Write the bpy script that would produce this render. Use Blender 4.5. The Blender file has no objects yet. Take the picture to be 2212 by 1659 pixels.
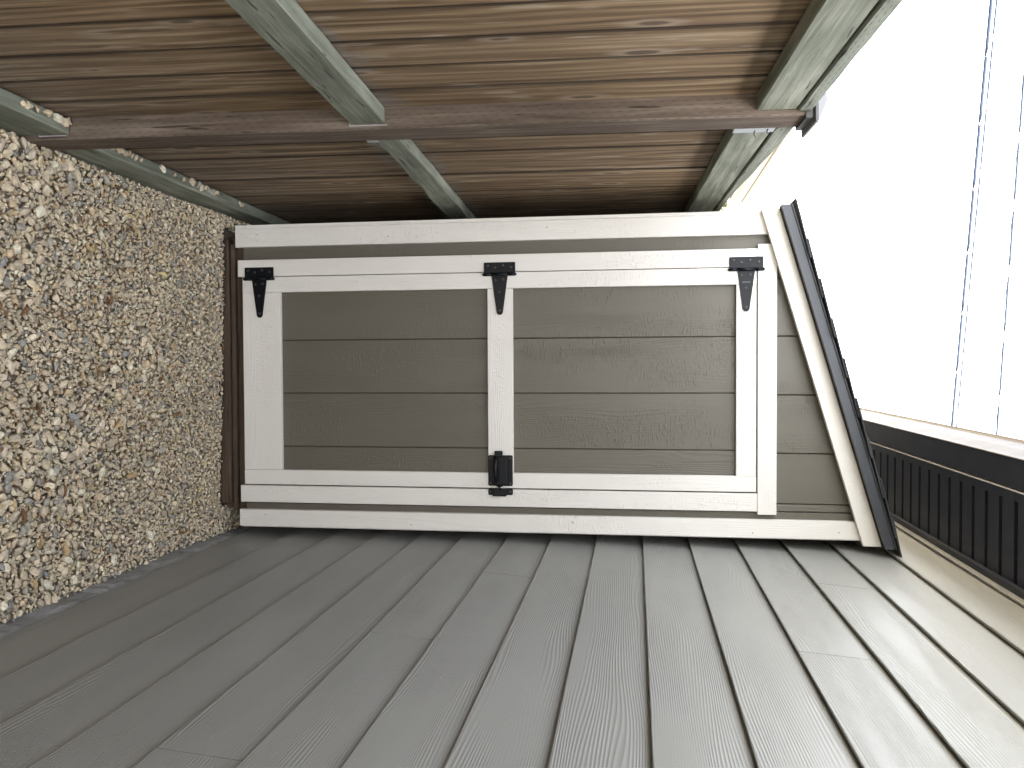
import bpy, bmesh, math, random
import numpy as np
from mathutils import Vector, Matrix, noise as mnoise

random.seed(7)
RNG = np.random.default_rng(11)
S = bpy.context.scene
COL = S.collection
R = math.radians

# ------------------------------------------------------------------ camera
cam_d = bpy.data.cameras.new("camera")
cam = bpy.data.objects.new("camera", cam_d)
COL.objects.link(cam)
cam_d.sensor_width = 36.0
cam_d.lens = 36.0 * 1839.0 / 2212.0
cam_d.clip_start = 0.02
cam_d.clip_end = 2000.0
Rv = Vector((0.004732, 0.142055, 0.989847))      # picture right is up in the place: the phone was held on its side
Uv = Vector((-0.999686, 0.025021, 0.001188))
Fv = Vector((0.024598, 0.989542, -0.142129))
CAM_M = Matrix((( Rv.x, Uv.x, -Fv.x), (Rv.y, Uv.y, -Fv.y), (Rv.z, Uv.z, -Fv.z)))
H = 1.52
cam.matrix_world = Matrix.Translation((0, 0, H)) @ CAM_M.to_4x4()
S.camera = cam

# ------------------------------------------------------------------ sky, sun, exposure
SUN_EL, SUN_AZ = R(32), R(-30)                   # azimuth from +x; the sun stands behind the house
world = bpy.data.worlds.new("World")
S.world = world
world.use_nodes = True
wn = world.node_tree
wn.nodes.clear()
sky = wn.nodes.new("ShaderNodeTexSky")
sky.sky_type = 'NISHITA'
sky.sun_disc = False
sky.sun_elevation = SUN_EL
sky.sun_rotation = R(90) - SUN_AZ
sky.air_density = 1.0
sky.dust_density = 2.5
sky.ozone_density = 0.6
hsv = wn.nodes.new("ShaderNodeHueSaturation")
hsv.inputs['Saturation'].default_value = 0.22      # thin high haze
wb = wn.nodes.new("ShaderNodeBackground")
wb.inputs['Strength'].default_value = 0.15
wo = wn.nodes.new("ShaderNodeOutputWorld")
wn.links.new(sky.outputs[0], hsv.inputs['Color'])
wn.links.new(hsv.outputs[0], wb.inputs['Color'])
wn.links.new(wb.outputs[0], wo.inputs['Surface'])

sun_d = bpy.data.lights.new("sun", 'SUN')
sun_d.energy = 3.0
sun_d.angle = R(0.5)
sun_d.color = (1.0, 0.94, 0.84)
sun = bpy.data.objects.new("sun", sun_d)
COL.objects.link(sun)
sd = Vector((math.cos(SUN_EL) * math.cos(SUN_AZ), math.cos(SUN_EL) * math.sin(SUN_AZ), math.sin(SUN_EL)))
sun.rotation_euler = sd.to_track_quat('Z', 'Y').to_euler()
sun.location = (6, -3, 8)

vs = S.view_settings
S.display_settings.display_device = 'sRGB'
vs.view_transform = 'Standard'
vs.look = 'None'
vs.exposure = 3.62
vs.gamma = 1.0
vs.use_curve_mapping = False
S.cycles.max_bounces = 10
S.cycles.diffuse_bounces = 6
S.cycles.use_denoising = True

# ------------------------------------------------------------------ material helpers
class NT:
    def __init__(self, name, rough=0.6, spec=0.5):
        self.m = bpy.data.materials.new(name)
        self.m.use_nodes = True
        self.t = self.m.node_tree
        self.b = self.t.nodes["Principled BSDF"]
        self.b.inputs['Roughness'].default_value = rough
        self.b.inputs['Specular IOR Level'].default_value = spec
    def n(self, typ, **kw):
        nd = self.t.nodes.new(typ)
        for k, v in kw.items():
            setattr(nd, k, v)
        return nd
    def l(self, a, b):
        self.t.links.new(a, b)
    def val(self, x):
        nd = self.n("ShaderNodeValue"); nd.outputs[0].default_value = x; return nd.outputs[0]
    def math(self, op, a, b=None, c=None, clamp=False):
        nd = self.n("ShaderNodeMath", operation=op); nd.use_clamp = clamp
        for i, x in enumerate((a, b, c)):
            if x is None: continue
            if isinstance(x, (int, float)): nd.inputs[i].default_value = x
            else: self.l(x, nd.inputs[i])
        return nd.outputs[0]
    def sstep(self, x, lo, hi):
        nd = self.n("ShaderNodeMapRange", interpolation_type='SMOOTHSTEP')
        nd.inputs[1].default_value = lo; nd.inputs[2].default_value = hi
        self.l(x, nd.inputs[0]); return nd.outputs[0]
    def uv(self):
        """UV in metres (u along the piece), shifted by a random amount per object"""
        tc = self.n("ShaderNodeTexCoord"); oi = self.n("ShaderNodeObjectInfo")
        cm = self.n("ShaderNodeCombineXYZ")
        self.l(self.math('MULTIPLY', oi.outputs['Random'], 53.0), cm.inputs[0])
        self.l(self.math('MULTIPLY', oi.outputs['Random'], 17.3), cm.inputs[1])
        self.l(self.math('MULTIPLY', oi.outputs['Random'], 91.0), cm.inputs[2])
        ad = self.n("ShaderNodeVectorMath", operation='ADD')
        self.l(tc.outputs['UV'], ad.inputs[0]); self.l(cm.outputs[0], ad.inputs[1])
        self.raw = tc.outputs['UV']; self.rnd = oi.outputs['Random']
        return ad.outputs[0]
    def noise(self, vec, sx, sy, sz=1.0, detail=2.0, rough=0.5, dist=0.0, off=0.0):
        mp = self.n("ShaderNodeMapping")
        mp.inputs['Scale'].default_value = (sx, sy, sz)
        mp.inputs['Location'].default_value = (off, off * 1.7, off * 0.6)
        self.l(vec, mp.inputs[0])
        nz = self.n("ShaderNodeTexNoise")
        nz.inputs['Scale'].default_value = 1.0; nz.inputs['Detail'].default_value = detail
        nz.inputs['Roughness'].default_value = rough; nz.inputs['Distortion'].default_value = dist
        self.l(mp.outputs[0], nz.inputs['Vector'])
        return nz.outputs[0]
    def ramp(self, x, stops):
        nd = self.n("ShaderNodeValToRGB"); e = nd.color_ramp.elements
        while len(e) < len(stops): e.new(0.5)
        for i, (p, c) in enumerate(stops):
            e[i].position = p; e[i].color = (*c, 1)
        self.l(x, nd.inputs[0]); return nd.outputs[0]
    def mix(self, f, a, b, mode='MIX'):
        nd = self.n("ShaderNodeMix", data_type='RGBA', blend_type=mode)
        if isinstance(f, (int, float)): nd.inputs[0].default_value = f
        else: self.l(f, nd.inputs[0])
        for i, x in ((6, a), (7, b)):
            if isinstance(x, tuple): nd.inputs[i].default_value = (*x, 1)
            else: self.l(x, nd.inputs[i])
        return nd.outputs[2]
    def sep(self, vec):
        nd = self.n("ShaderNodeSeparateXYZ"); self.l(vec, nd.inputs[0]); return nd.outputs
    def bump(self, h, dist, strength=1.0, chain=None):
        nd = self.n("ShaderNodeBump"); nd.inputs['Distance'].default_value = dist
        nd.inputs['Strength'].default_value = strength
        self.l(h, nd.inputs['Height'])
        if chain is not None: self.l(chain, nd.inputs['Normal'])
        return nd.outputs[0]
    def color(self, c):
        if isinstance(c, tuple): self.b.inputs['Base Color'].default_value = (*c, 1)
        else: self.l(c, self.b.inputs['Base Color'])
    def normal(self, s): self.l(s, self.b.inputs['Normal'])
    def rough(self, s): self.l(s, self.b.inputs['Roughness'])

def phase(t, p, lines, nu, nv, amp, dist=0.0):
    """growth-ring phase: straight grain bent by slow noise, closing into cathedral arches"""
    n1 = t.noise(p, nu, nv, detail=1.5, rough=0.45, dist=dist)
    s = t.sep(p)
    ph = t.math('ADD', t.math('MULTIPLY', s[1], lines), t.math('MULTIPLY', n1, amp))
    return t.math('ADD', t.math('MULTIPLY', t.math('SINE', t.math('MULTIPLY', ph, 6.28318)), 0.5), 0.5)

def mat_siding():
    t = NT("painted_siding", 0.46, 0.38)
    p = t.uv()
    g = phase(t, p, 175.0, 1.0, 8.5, 15.0)
    g = t.math('POWER', g, 1.6)
    wob = t.noise(p, 26.0, 120.0, detail=2.0)
    mask = t.sstep(t.noise(p, 1.6, 11.0, detail=1.0, off=4.0), 0.36, 0.56)
    h = t.math('MULTIPLY', t.math('MULTIPLY', g, t.math('ADD', t.math('MULTIPLY', wob, 0.9), 0.5)), t.math('ADD', t.math('MULTIPLY', mask, 0.85), 0.15))
    b = t.bump(h, 0.0011, 0.65)
    f = t.noise(p, 160.0, 420.0, detail=2.0)
    b = t.bump(f, 0.0003, 0.35, b)
    t.normal(b)
    v = t.noise(p, 2.2, 6.0, detail=3.0, off=9.0)
    c = t.ramp(v, [(0.3, (0.230, 0.228, 0.210)), (0.7, (0.252, 0.250, 0.232))])
    t.color(c)
    t.rough(t.math('ADD', t.math('MULTIPLY', t.noise(p, 5, 14, detail=3.0, off=2.0), 0.16), 0.36))
    return t.m

def mat_lp(name, c0, c1, rough, amt=1.0):
    """embossed engineered-wood siding: short cross ticks, grain ridges"""
    t = NT(name, rough, 0.45)
    p = t.uv()
    g = t.math('POWER', phase(t, p, 105.0, 1.6, 11.0, 12.0, 0.3), 1.4)
    wob = t.noise(p, 40.0, 150.0, detail=2.0)
    m1 = t.sstep(t.noise(p, 1.3, 7.0, detail=1.0, off=3.0), 0.28, 0.74)
    h1 = t.math('MULTIPLY', t.math('MULTIPLY', g, wob), m1)
    tick = t.sstep(t.noise(p, 210.0, 60.0, detail=1.0, off=7.0), 0.50, 0.82)
    m2 = t.sstep(t.noise(p, 2.0, 6.0, detail=2.0, off=12.0), 0.45, 0.62)
    h2 = t.math('MULTIPLY', tick, m2)
    h = t.math('ADD', t.math('MULTIPLY', h1, 0.7), t.math('MULTIPLY', h2, 0.85))
    b = t.bump(h, 0.0015 * amt, 0.8)
    b = t.bump(t.noise(p, 190, 330, detail=3.0), 0.0004 * amt, 0.45, b)
    t.normal(b)
    v = t.noise(p, 3.0, 9.0, detail=4.0, off=5.0)
    t.color(t.ramp(v, [(0.3, c0), (0.7, c1)]))
    t.rough(t.math('ADD', t.math('MULTIPLY', h, 0.12), rough - 0.04))
    return t.m

def mat_slat():
    t = NT("weathered_brown_plank", 0.72, 0.25)
    p = t.uv(); raw = t.sep(t.raw)
    st = t.noise(p, 1.6, 44.0, detail=6.0, rough=0.64, dist=0.6)
    ring = phase(t, p, 22.0, 1.1, 5.5, 6.0, 0.2)
    mixv = t.math('ADD', t.math('MULTIPLY', st, 0.82), t.math('MULTIPLY', ring, 0.16))
    base = t.ramp(mixv, [(0.30, (0.080, 0.053, 0.031)), (0.43, (0.170, 0.115, 0.068)), (0.56, (0.250, 0.178, 0.108)), (0.70, (0.380, 0.295, 0.200))])
    # board to board difference
    base = t.mix(0.6, base, t.ramp(t.rnd, [(0.0, (0.74, 0.70, 0.67)), (0.5, (1.0, 0.96, 0.90)), (1.0, (1.18, 1.08, 0.96))]), 'MULTIPLY')
    # silvering where rain splashes off the rails
    wn_ = t.noise(p, 14.0, 9.0, detail=4.0, off=6.0)
    ue = t.math('ADD', raw[0], t.math('MULTIPLY', t.math('SUBTRACT', wn_, 0.5), 0.22))
    band = t.math('MULTIPLY', t.sstep(ue, 0.88, 0.93), t.math('SUBTRACT', 1.0, t.sstep(ue, 1.00, 1.06)))
    low = t.math('SUBTRACT', 1.0, t.sstep(ue, 0.12, 0.75))
    sil = t.math('MAXIMUM', t.math('MULTIPLY', band, 0.75), t.math('MULTIPLY', low, 0.35))
    grey = t.ramp(st, [(0.3, (0.10, 0.085, 0.075)), (0.7, (0.29, 0.26, 0.235))])
    base = t.mix(sil, base, grey)
    # pale scuffs and knots
    fine = t.sstep(t.noise(p, 3.0, 150.0, detail=4.0, rough=0.6, off=41.0), 0.52, 0.66)
    base = t.mix(t.math('MULTIPLY', fine, 0.45), base, (0.065, 0.042, 0.026))
    sc = t.math('MULTIPLY', t.sstep(t.noise(p, 5.0, 30.0, detail=4.0, off=15.0), 0.58, 0.72), 0.6)
    base = t.mix(sc, base, (0.42, 0.35, 0.27))
    mp = t.n("ShaderNodeMapping"); mp.inputs['Scale'].default_value = (2.1, 6.5, 1); t.l(p, mp.inputs[0])
    vo = t.n("ShaderNodeTexVoronoi", voronoi_dimensions='2D'); vo.inputs['Scale'].default_value = 1.0; t.l(mp.outputs[0], vo.inputs['Vector'])
    kn = t.math('SUBTRACT', 1.0, t.sstep(t.math('ADD', vo.outputs['Distance'], t.math('MULTIPLY', t.sep(vo.outputs['Color'])[0], 0.09)), 0.06, 0.10))
    base = t.mix(t.math('MULTIPLY', kn, 0.8), base, (0.10, 0.075, 0.055))
    halo = t.math('MULTIPLY', t.math('SUBTRACT', 1.0, t.sstep(t.math('ADD', vo.outputs['Distance'], t.math('MULTIPLY', t.sep(vo.outputs['Color'])[0], 0.12)), 0.10, 0.2)), t.math('SUBTRACT', 1.0, kn))
    base = t.mix(t.math('MULTIPLY', halo, 0.45), base, (0.44, 0.35, 0.26))
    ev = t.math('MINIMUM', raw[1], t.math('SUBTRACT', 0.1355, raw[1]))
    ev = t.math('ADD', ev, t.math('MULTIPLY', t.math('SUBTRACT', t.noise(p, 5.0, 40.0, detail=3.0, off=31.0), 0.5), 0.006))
    ed = t.math('SUBTRACT', 1.0, t.sstep(ev, 0.0015, 0.0065))  # stained edges, darkened further as painted shade of the open joints
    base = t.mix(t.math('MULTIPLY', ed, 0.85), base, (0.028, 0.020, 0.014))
    t.color(base)
    b = t.bump(st, 0.0022, 0.7)
    b = t.bump(t.noise(p, 30, 260, detail=3.0, off=3.0), 0.0008, 0.6, b)
    t.normal(b)
    return t.m

def incise(t, vec, pu, pv):
    """rows of short pressure-treatment cuts"""
    s = t.sep(vec)
    row = t.math('FLOOR', t.math('MULTIPLY', s[1], pv))
    fu = t.math('FRACT', t.math('ADD', t.math('MULTIPLY', s[0], pu), t.math('MULTIPLY', row, 0.37)))
    fv = t.math('ABSOLUTE', t.math('SUBTRACT', t.math('FRACT', t.math('MULTIPLY', s[1], pv)), 0.5))
    return t.math('MULTIPLY', t.math('LESS_THAN', fu, 0.42), t.math('LESS_THAN', fv, 0.10))

def mat_pt(name, c0, c1, c2, inc=0.72):
    t = NT(name, 0.8, 0.2)
    p = t.uv()
    st = t.noise(p, 3.0, 60.0, detail=6.0, rough=0.65, dist=0.5)
    big = t.noise(p, 4.0, 7.0, detail=4.0, off=8.0)
    c = t.ramp(t.math('ADD', t.math('MULTIPLY', st, 0.6), t.math('MULTIPLY', big, 0.4)), [(0.32, c0), (0.5, c1), (0.68, c2)])
    crack = t.math('MULTIPLY', t.sstep(t.noise(p, 7.0, 90.0, detail=3.0, off=21.0), 0.66, 0.72), 0.75)
    c = t.mix(crack, c, tuple(x * 0.35 for x in c0))
    h = t.math('SUBTRACT', st, t.math('MULTIPLY', crack, 0.8))
    if inc:
        d = incise(t, t.raw, 34.0, 100.0)
        c = t.mix(t.math('MULTIPLY', d, inc), c, tuple(x * 0.3 for x in c0))
        h = t.math('SUBTRACT', h, t.math('MULTIPLY', d, inc))
    t.color(c)
    t.normal(t.bump(h, 0.0025, 0.9))
    return t.m

def mat_plain(name, c, rough, spec=0.5, metal=0.0, nz=0.15, scale=40.0, bump=0.0):
    t = NT(name, rough, spec)
    t.b.inputs['Metallic'].default_value = metal
    tc = t.n("ShaderNodeTexCoord")
    v = t.noise(tc.outputs['Object'], scale, scale, scale, detail=4.0)
    t.color(t.mix(v, tuple(x * (1 - nz) for x in c), tuple(min(1, x * (1 + nz)) for x in c)))
    t.rough(t.math('ADD', t.math('MULTIPLY', v, 0.14), rough - 0.07))
    if bump: t.normal(t.bump(v, bump, 0.8))
    return t.m

def mat_stone(parts):
    t = NT("pebble" if parts else "gravel_stone", 0.75, 0.3)
    if parts:
        oi = t.n("ShaderNodeObjectInfo")
        nd = t.n("ShaderNodeValToRGB"); nd.color_ramp.interpolation = 'CONSTANT'
        e = nd.color_ramp.elements
        while len(e) < len(STONES): e.new(0.5)
        for i, c in enumerate(STONES):
            e[i].position = i / len(STONES); e[i].color = (*c, 1)
        t.l(oi.outputs['Random'], nd.inputs[0]); base = nd.outputs[0]
    else:
        at = t.n("ShaderNodeAttribute"); at.attribute_name = "tint"; base = at.outputs['Color']
    tc = t.n("ShaderNodeTexCoord")
    src = tc.outputs['Object'] if not parts else tc.outputs['Object']
    k = 130.0
    n = t.noise(src, k, k, k, detail=5.0, rough=0.65)
    n2 = t.noise(src, 420.0, 420.0, 420.0, detail=3.0, off=3.0)
    c = t.mix(1.0, base, t.ramp(n, [(0.28, (0.62, 0.60, 0.58)), (0.5, (0.97, 0.96, 0.94)), (0.72, (1.2, 1.18, 1.14))]), 'MULTIPLY')
    sp = t.sstep(n2, 0.62, 0.70)
    c = t.mix(t.math('MULTIPLY', sp, 0.45), c, (0.12, 0.10, 0.08))
    t.color(c)
    t.normal(t.bump(n, 0.0016, 0.7))
    return t.m

STONES = [(0.647, 0.546, 0.393), (0.576, 0.486, 0.360), (0.699, 0.596, 0.437), (0.531, 0.457, 0.353), (0.617, 0.517, 0.380), (0.359, 0.340, 0.291), (0.737, 0.648, 0.501), (0.595, 0.500, 0.356), (0.373, 0.355, 0.310), (0.666, 0.565, 0.404), (0.560, 0.478, 0.372), (0.306, 0.305, 0.286), (0.737, 0.700, 0.549), (0.616, 0.487, 0.328), (0.506, 0.427, 0.324), (0.680, 0.581, 0.426), (0.446, 0.385, 0.291), (0.642, 0.557, 0.421)]

M = {}
M['siding'] = mat_siding()
M['panel'] = mat_lp("taupe_panel", (0.101, 0.089, 0.068), (0.111, 0.098, 0.076), 0.45, 1.1)
M['trim'] = mat_lp("cream_trim", (0.675, 0.640, 0.590), (0.715, 0.680, 0.630), 0.5, 1.4)
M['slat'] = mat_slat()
M['rail'] = mat_pt("green_treated_rail", (0.095, 0.102, 0.078), (0.200, 0.213, 0.168), (0.36, 0.37, 0.305), 0)
M['cap'] = mat_pt("green_incised_cap", (0.125, 0.135, 0.11), (0.20, 0.215, 0.175), (0.30, 0.31, 0.265), 0.5)
M['post'] = mat_pt("brown_treated_post", (0.066, 0.047, 0.035), (0.122, 0.092, 0.070), (0.225, 0.182, 0.145), 0.3)
M['skid'] = mat_pt("brown_skid_wood", (0.038, 0.026, 0.018), (0.070, 0.048, 0.033), (0.115, 0.082, 0.058), 0)
M['black'] = mat_plain("black_enamel", (0.003, 0.004, 0.006), 0.36, 0.22, 0.0, 0.3, 60.0)
M['steel'] = mat_plain("bright_steel", (0.55, 0.56, 0.58), 0.35, 0.5, 0.9, 0.1, 60.0)
M['screw'] = mat_plain("worn_black_screw", (0.035, 0.037, 0.042), 0.34, 0.6, 0.2, 0.5, 400.0)
M['galv'] = mat_plain("galvanised_sheet", (0.42, 0.44, 0.46), 0.5, 0.4, 0.1, 0.2, 50.0)
M['capmetal'] = mat_plain("bronze_cap_metal", (0.060, 0.055, 0.055), 0.42, 0.5, 0.0, 0.2, 30.0)
M['drip'] = mat_plain("charcoal_drip_metal", (0.040, 0.043, 0.052), 0.42, 0.5, 0.0, 0.1, 20.0)
M['shingle'] = mat_plain("charcoal_shingle", (0.045, 0.045, 0.048), 0.9, 0.2, 0.0, 0.6, 420.0, 0.002)
M['soffit'] = mat_plain("charcoal_soffit", (0.009, 0.012, 0.021), 0.55, 0.25, 0.0, 0.15, 12.0)
M['lip'] = mat_plain("pale_lip", (0.45, 0.44, 0.42), 0.5, 0.3)
M['ngutter'] = mat_plain("brown_gutter", (0.085, 0.070, 0.045), 0.5, 0.2)
M['gutter'] = mat_plain("tan_gutter", (0.062, 0.044, 0.027), 0.45, 0.15, 0.0, 0.05, 8.0)
M['concrete'] = mat_plain("grey_parging", (0.27, 0.27, 0.265), 0.9, 0.2, 0.0, 0.45, 30.0, 0.012)
M['sheath'] = mat_plain("dark_sheathing", (0.035, 0.030, 0.026), 0.9, 0.1)
M['soil'] = mat_plain("dark_soil", (0.27, 0.225, 0.165), 0.95, 0.1, 0.0, 0.5, 60.0, 0.01)
M['yard'] = mat_plain("dry_yard", (0.24, 0.235, 0.20), 0.95, 0.1, 0.0, 0.35, 3.0)
M['cable'] = mat_plain("grey_cable", (0.020, 0.029, 0.050), 0.6, 0.2)
M['lash'] = mat_plain("lashing_wire", (0.75, 0.76, 0.78), 0.3, 0.5, 0.8)
M['bark'] = mat_plain("tree_bark", (0.12, 0.09, 0.065), 0.9, 0.2, 0.0, 0.4, 20.0, 0.02)
M['foliage'] = mat_plain("yellow_green_leaf", (0.045, 0.05, 0.011), 0.6, 0.3, 0.0, 0.5, 3.0)
M['neighbour'] = mat_plain("beige_stucco", (0.50, 0.43, 0.33), 0.85, 0.2, 0.0, 0.08, 20.0)
M['stone'] = mat_stone(False)
M['pebble'] = mat_stone(True)
def mat_leaf(name, a, b):
    t = NT(name, 0.75, 0.2)
    p = t.uv()
    n = t.noise(p, 60, 60, detail=4.0)
    t.color(t.ramp(n, [(0.3, a), (0.7, b)]))
    t.normal(t.bump(n, 0.001, 0.6))
    return t.m
M['leaf_brown'] = mat_leaf("brown_leaf", (0.11, 0.06, 0.03), (0.25, 0.15, 0.08))
M['leaf_tan'] = mat_leaf("tan_leaf", (0.38, 0.25, 0.12), (0.52, 0.38, 0.21))
M['leaf_yellow'] = mat_leaf("yellow_leaf", (0.46, 0.36, 0.17), (0.60, 0.50, 0.28))

# ------------------------------------------------------------------ geometry helpers
class MB:
    """collects shapes, with UVs in metres, into one mesh"""
    def __init__(s):
        s.v, s.f, s.uv, s.sm = [], [], [], []
    def face(s, pts, uvs, smooth=False):
        i = len(s.v)
        s.v += [tuple(p) for p in pts]
        s.f.append(tuple(range(i, i + len(pts))))
        s.uv += [tuple(u) for u in uvs]; s.sm.append(smooth)
    def box(s, o, L, W, T, segs=1, wob=None):
        """o corner, L length, W width, T thickness vectors; shared verts; wob(i)->(dW0,dW1) moves the long edges"""
        o, L, W, T = (Vector(x) for x in (o, L, W, T))
        flip = L.cross(W).dot(T) < 0
        l, w, t = L.length, W.length, T.length
        b = len(s.v)
        for i in range(segs + 1):
            k = i / segs
            a0, a1 = wob(i) if wob else (0.0, 0.0)
            wn_ = W.normalized()
            for (cw, ct) in ((0, 0), (1, 0), (1, 1), (0, 1)):
                p = o + L * k + W * cw + T * ct + wn_ * (a1 if cw else a0)
                s.v.append(tuple(p))
        def q(idx, uvs):
            if flip: idx, uvs = idx[::-1], uvs[::-1]
            s.f.append(tuple(idx)); s.uv += uvs; s.sm.append(False)
        for i in range(segs):
            a, c = b + 4 * i, b + 4 * (i + 1)
            u0, u1 = l * i / segs, l * (i + 1) / segs
            q([a + 0, a + 1, c + 1, c + 0], [(u0, 0), (u0, w), (u1, w), (u1, 0)])
            q([a + 1, a + 2, c + 2, c + 1], [(u0, w), (u0, w + t), (u1, w + t), (u1, w)])
            q([a + 2, a + 3, c + 3, c + 2], [(u0, 2 * w + t), (u0, w + t), (u1, w + t), (u1, 2 * w + t)])
            q([a + 3, a + 0, c + 0, c + 3], [(u0, 0 - t), (u0, 0), (u1, 0), (u1, -t)])
        a = b; q([a + 3, a + 2, a + 1, a + 0], [(0, t), (w * .05, t), (w * .05, 0), (0, 0)])
        a = b + 4 * segs; q([a + 0, a + 1, a + 2, a + 3], [(0, 0), (w * .05, 0), (w * .05, t), (0, t)])
        return s
    def prism(s, pts, d, smooth=False):
        """closed outline pts (3-D, planar) pushed along d"""
        pts = [Vector(p) for p in pts]; d = Vector(d); n = len(pts)
        nv = Vector((0, 0, 0))
        for i in range(n): nv += pts[i].cross(pts[(i + 1) % n])
        if nv.dot(d) > 0: pts = pts[::-1]
        b = len(s.v)
        s.v += [tuple(p) for p in pts] + [tuple(p + d) for p in pts]
        e1 = (pts[1] - pts[0]).normalized(); nn = d.normalized(); e2 = nn.cross(e1)
        pl = lambda p: (p.dot(e1), p.dot(e2))
        s.f.append(tuple(range(b, b + n))); s.uv += [pl(p) for p in pts]; s.sm.append(False)
        s.f.append(tuple(range(b + 2 * n - 1, b + n - 1, -1))); s.uv += [pl(p) for p in pts[::-1]]; s.sm.append(False)
        acc = 0.0
        for i in range(n):
            j = (i + 1) % n; ln = (pts[j] - pts[i]).length
            s.f.append((b + j, b + i, b + n + i, b + n + j))
            s.uv += [(acc + ln, 0), (acc, 0), (acc, d.length), (acc + ln, d.length)]; s.sm.append(smooth)
            acc += ln
        return s
    def tube(s, pts, r, k=10, smooth=True, cap=True):
        pts = [Vector(p) for p in pts]
        rr = r if isinstance(r, (list, tuple)) else [r] * len(pts)
        b = len(s.v); acc = 0.0; us = []
        ref = None
        for i, p in enumerate(pts):
            d = (pts[min(i + 1, len(pts) - 1)] - pts[max(i - 1, 0)]).normalized()
            if ref is None: ref = d.orthogonal().normalized()
            ref = (ref - d * ref.dot(d)).normalized(); o2 = d.cross(ref)
            if i: acc += (p - pts[i - 1]).length
            us.append(acc)
            for j in range(k):
                a = 2 * math.pi * j / k
                s.v.append(tuple(p + (ref * math.cos(a) + o2 * math.sin(a)) * rr[i]))
        for i in range(len(pts) - 1):
            for j in range(k):
                j2 = (j + 1) % k
                s.f.append((b + i * k + j, b + i * k + j2, b + (i + 1) * k + j2, b + (i + 1) * k + j))
                w = 2 * math.pi * max(rr) / k
                s.uv += [(us[i], j * w), (us[i], (j + 1) * w), (us[i + 1], (j + 1) * w), (us[i + 1], j * w)]; s.sm.append(smooth)
        if cap:
            s.f.append(tuple(b + j for j in range(k - 1, -1, -1))); s.uv += [(0, 0)] * k; s.sm.append(False)
            e = b + (len(pts) - 1) * k
            s.f.append(tuple(e + j for j in range(k))); s.uv += [(0, 0)] * k; s.sm.append(False)
        return s
    def data(s, name, mat):
        me = bpy.data.meshes.new(name)
        me.from_pydata(s.v, [], s.f)
        ul = me.uv_layers.new(name="UVMap")
        ul.data.foreach_set("uv", np.array(s.uv, dtype=np.float32).ravel())
        me.polygons.foreach_set("use_smooth", s.sm)
        if mat is not None: me.materials.append(mat)
        me.update()
        return me
    def build(s, name, mat, parent=None, bevel=0.0, bseg=1):
        o = bpy.data.objects.new(name, s.data(name, mat))
        COL.objects.link(o)
        if parent is not None: o.parent = parent
        if bevel:
            md = o.modifiers.new("edge", 'BEVEL'); md.width = bevel; md.segments = bseg
            md.limit_method = 'ANGLE'; md.angle_limit = R(40)
        return o

def bx(name, mat, parent, x, y, z, long='z', bevel=0.0, bseg=1, segs=1, wob=None):
    """axis-aligned box piece between ranges, grain along the axis `long`"""
    o = (x[0], y[0], z[0]); dx, dy, dz = (x[1] - x[0], 0, 0), (0, y[1] - y[0], 0), (0, 0, z[1] - z[0])
    L, W, T = {'z': (dz, dx, dy), 'x': (dx, dz, dy), 'y': (dy, dz, dx)}[long]
    return MB().box(o, L, W, T, segs, wob).build(name, mat, parent, bevel, bseg)

def empty(name, loc=(0, 0, 0)):
    o = bpy.data.objects.new(name, None); COL.objects.link(o); o.location = loc
    o.empty_display_size = 0.1
    return o

def tag(o, label=None, cat=None, group=None, kind=None):
    for k, v in (('label', label), ('category', cat), ('group', group), ('kind', kind)):
        if v: o[k] = v
    return o

# ------------------------------------------------------------------ ground
FX0, FK = -0.592, 0.00435                        # fence rail face: x = FX0 + FK*y
def gz(x, y):
    yy = np.clip(y, -4.0, 6.0)
    zf = -0.008 - 0.041 * (yy - 2.0)
    zh = -0.060 - 0.0198 * (yy - 1.9)
    k = np.clip((x + 0.59) / 1.24, 0, 1); k = k * k * (1.6 - 0.6 * k)
    t = np.clip((yy - 2.72) / 0.34, 0, 1)
    return zf * (1 - k) + zh * k + 0.027 * t * t * (3 - 2 * t)

g = MB()
g.face([(-400, -400, -0.30), (400, -400, -0.30), (400, 400, -0.30), (-400, 400, -0.30)], [(0, 0), (1, 0), (1, 1), (0, 1)])
tag(g.build("ground", M['yard']), kind='structure')

gb = MB(); NX, NY = 8, 60
xs = np.linspace(-0.66, 0.68, NX); ys = np.linspace(-3.2, 6.5, NY)
for i in range(NX - 1):
    for j in range(NY - 1):
        P_ = [(xs[i], ys[j]), (xs[i + 1], ys[j]), (xs[i + 1], ys[j + 1]), (xs[i], ys[j + 1])]
        gb.face([(a, b, float(gz(a, b)) - 0.022) for a, b in P_], P_)
gravel_bed = tag(gb.build("gravel_bed", M['soil']), kind='structure')

# ------------------------------------------------------------------ house
house = tag(empty("house", (0.65, 3.0, -0.05)), "house side wall in smooth grey lap siding under a dark vented eave", "house")
class _:  # child builder that keeps world coordinates under a moved Empty
    pass
def under(o, parent):
    o.parent = parent
    o.matrix_parent_inverse = Matrix.Translation(parent.location).inverted()
    return o

HY0, HY1 = -1.8, 8.0
under(bx("wall", M['sheath'], None, (0.668, 5.0), (HY0, HY1), (-0.30, 2.60), 'y'), house)
fo = MB().box((0.6565, HY0, -0.30), (0, HY1 - HY0, 0), (0, 0, 0.345), (0.0115, 0, 0), 1)
under(fo.build("foundation", M['concrete']), house)
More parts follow.
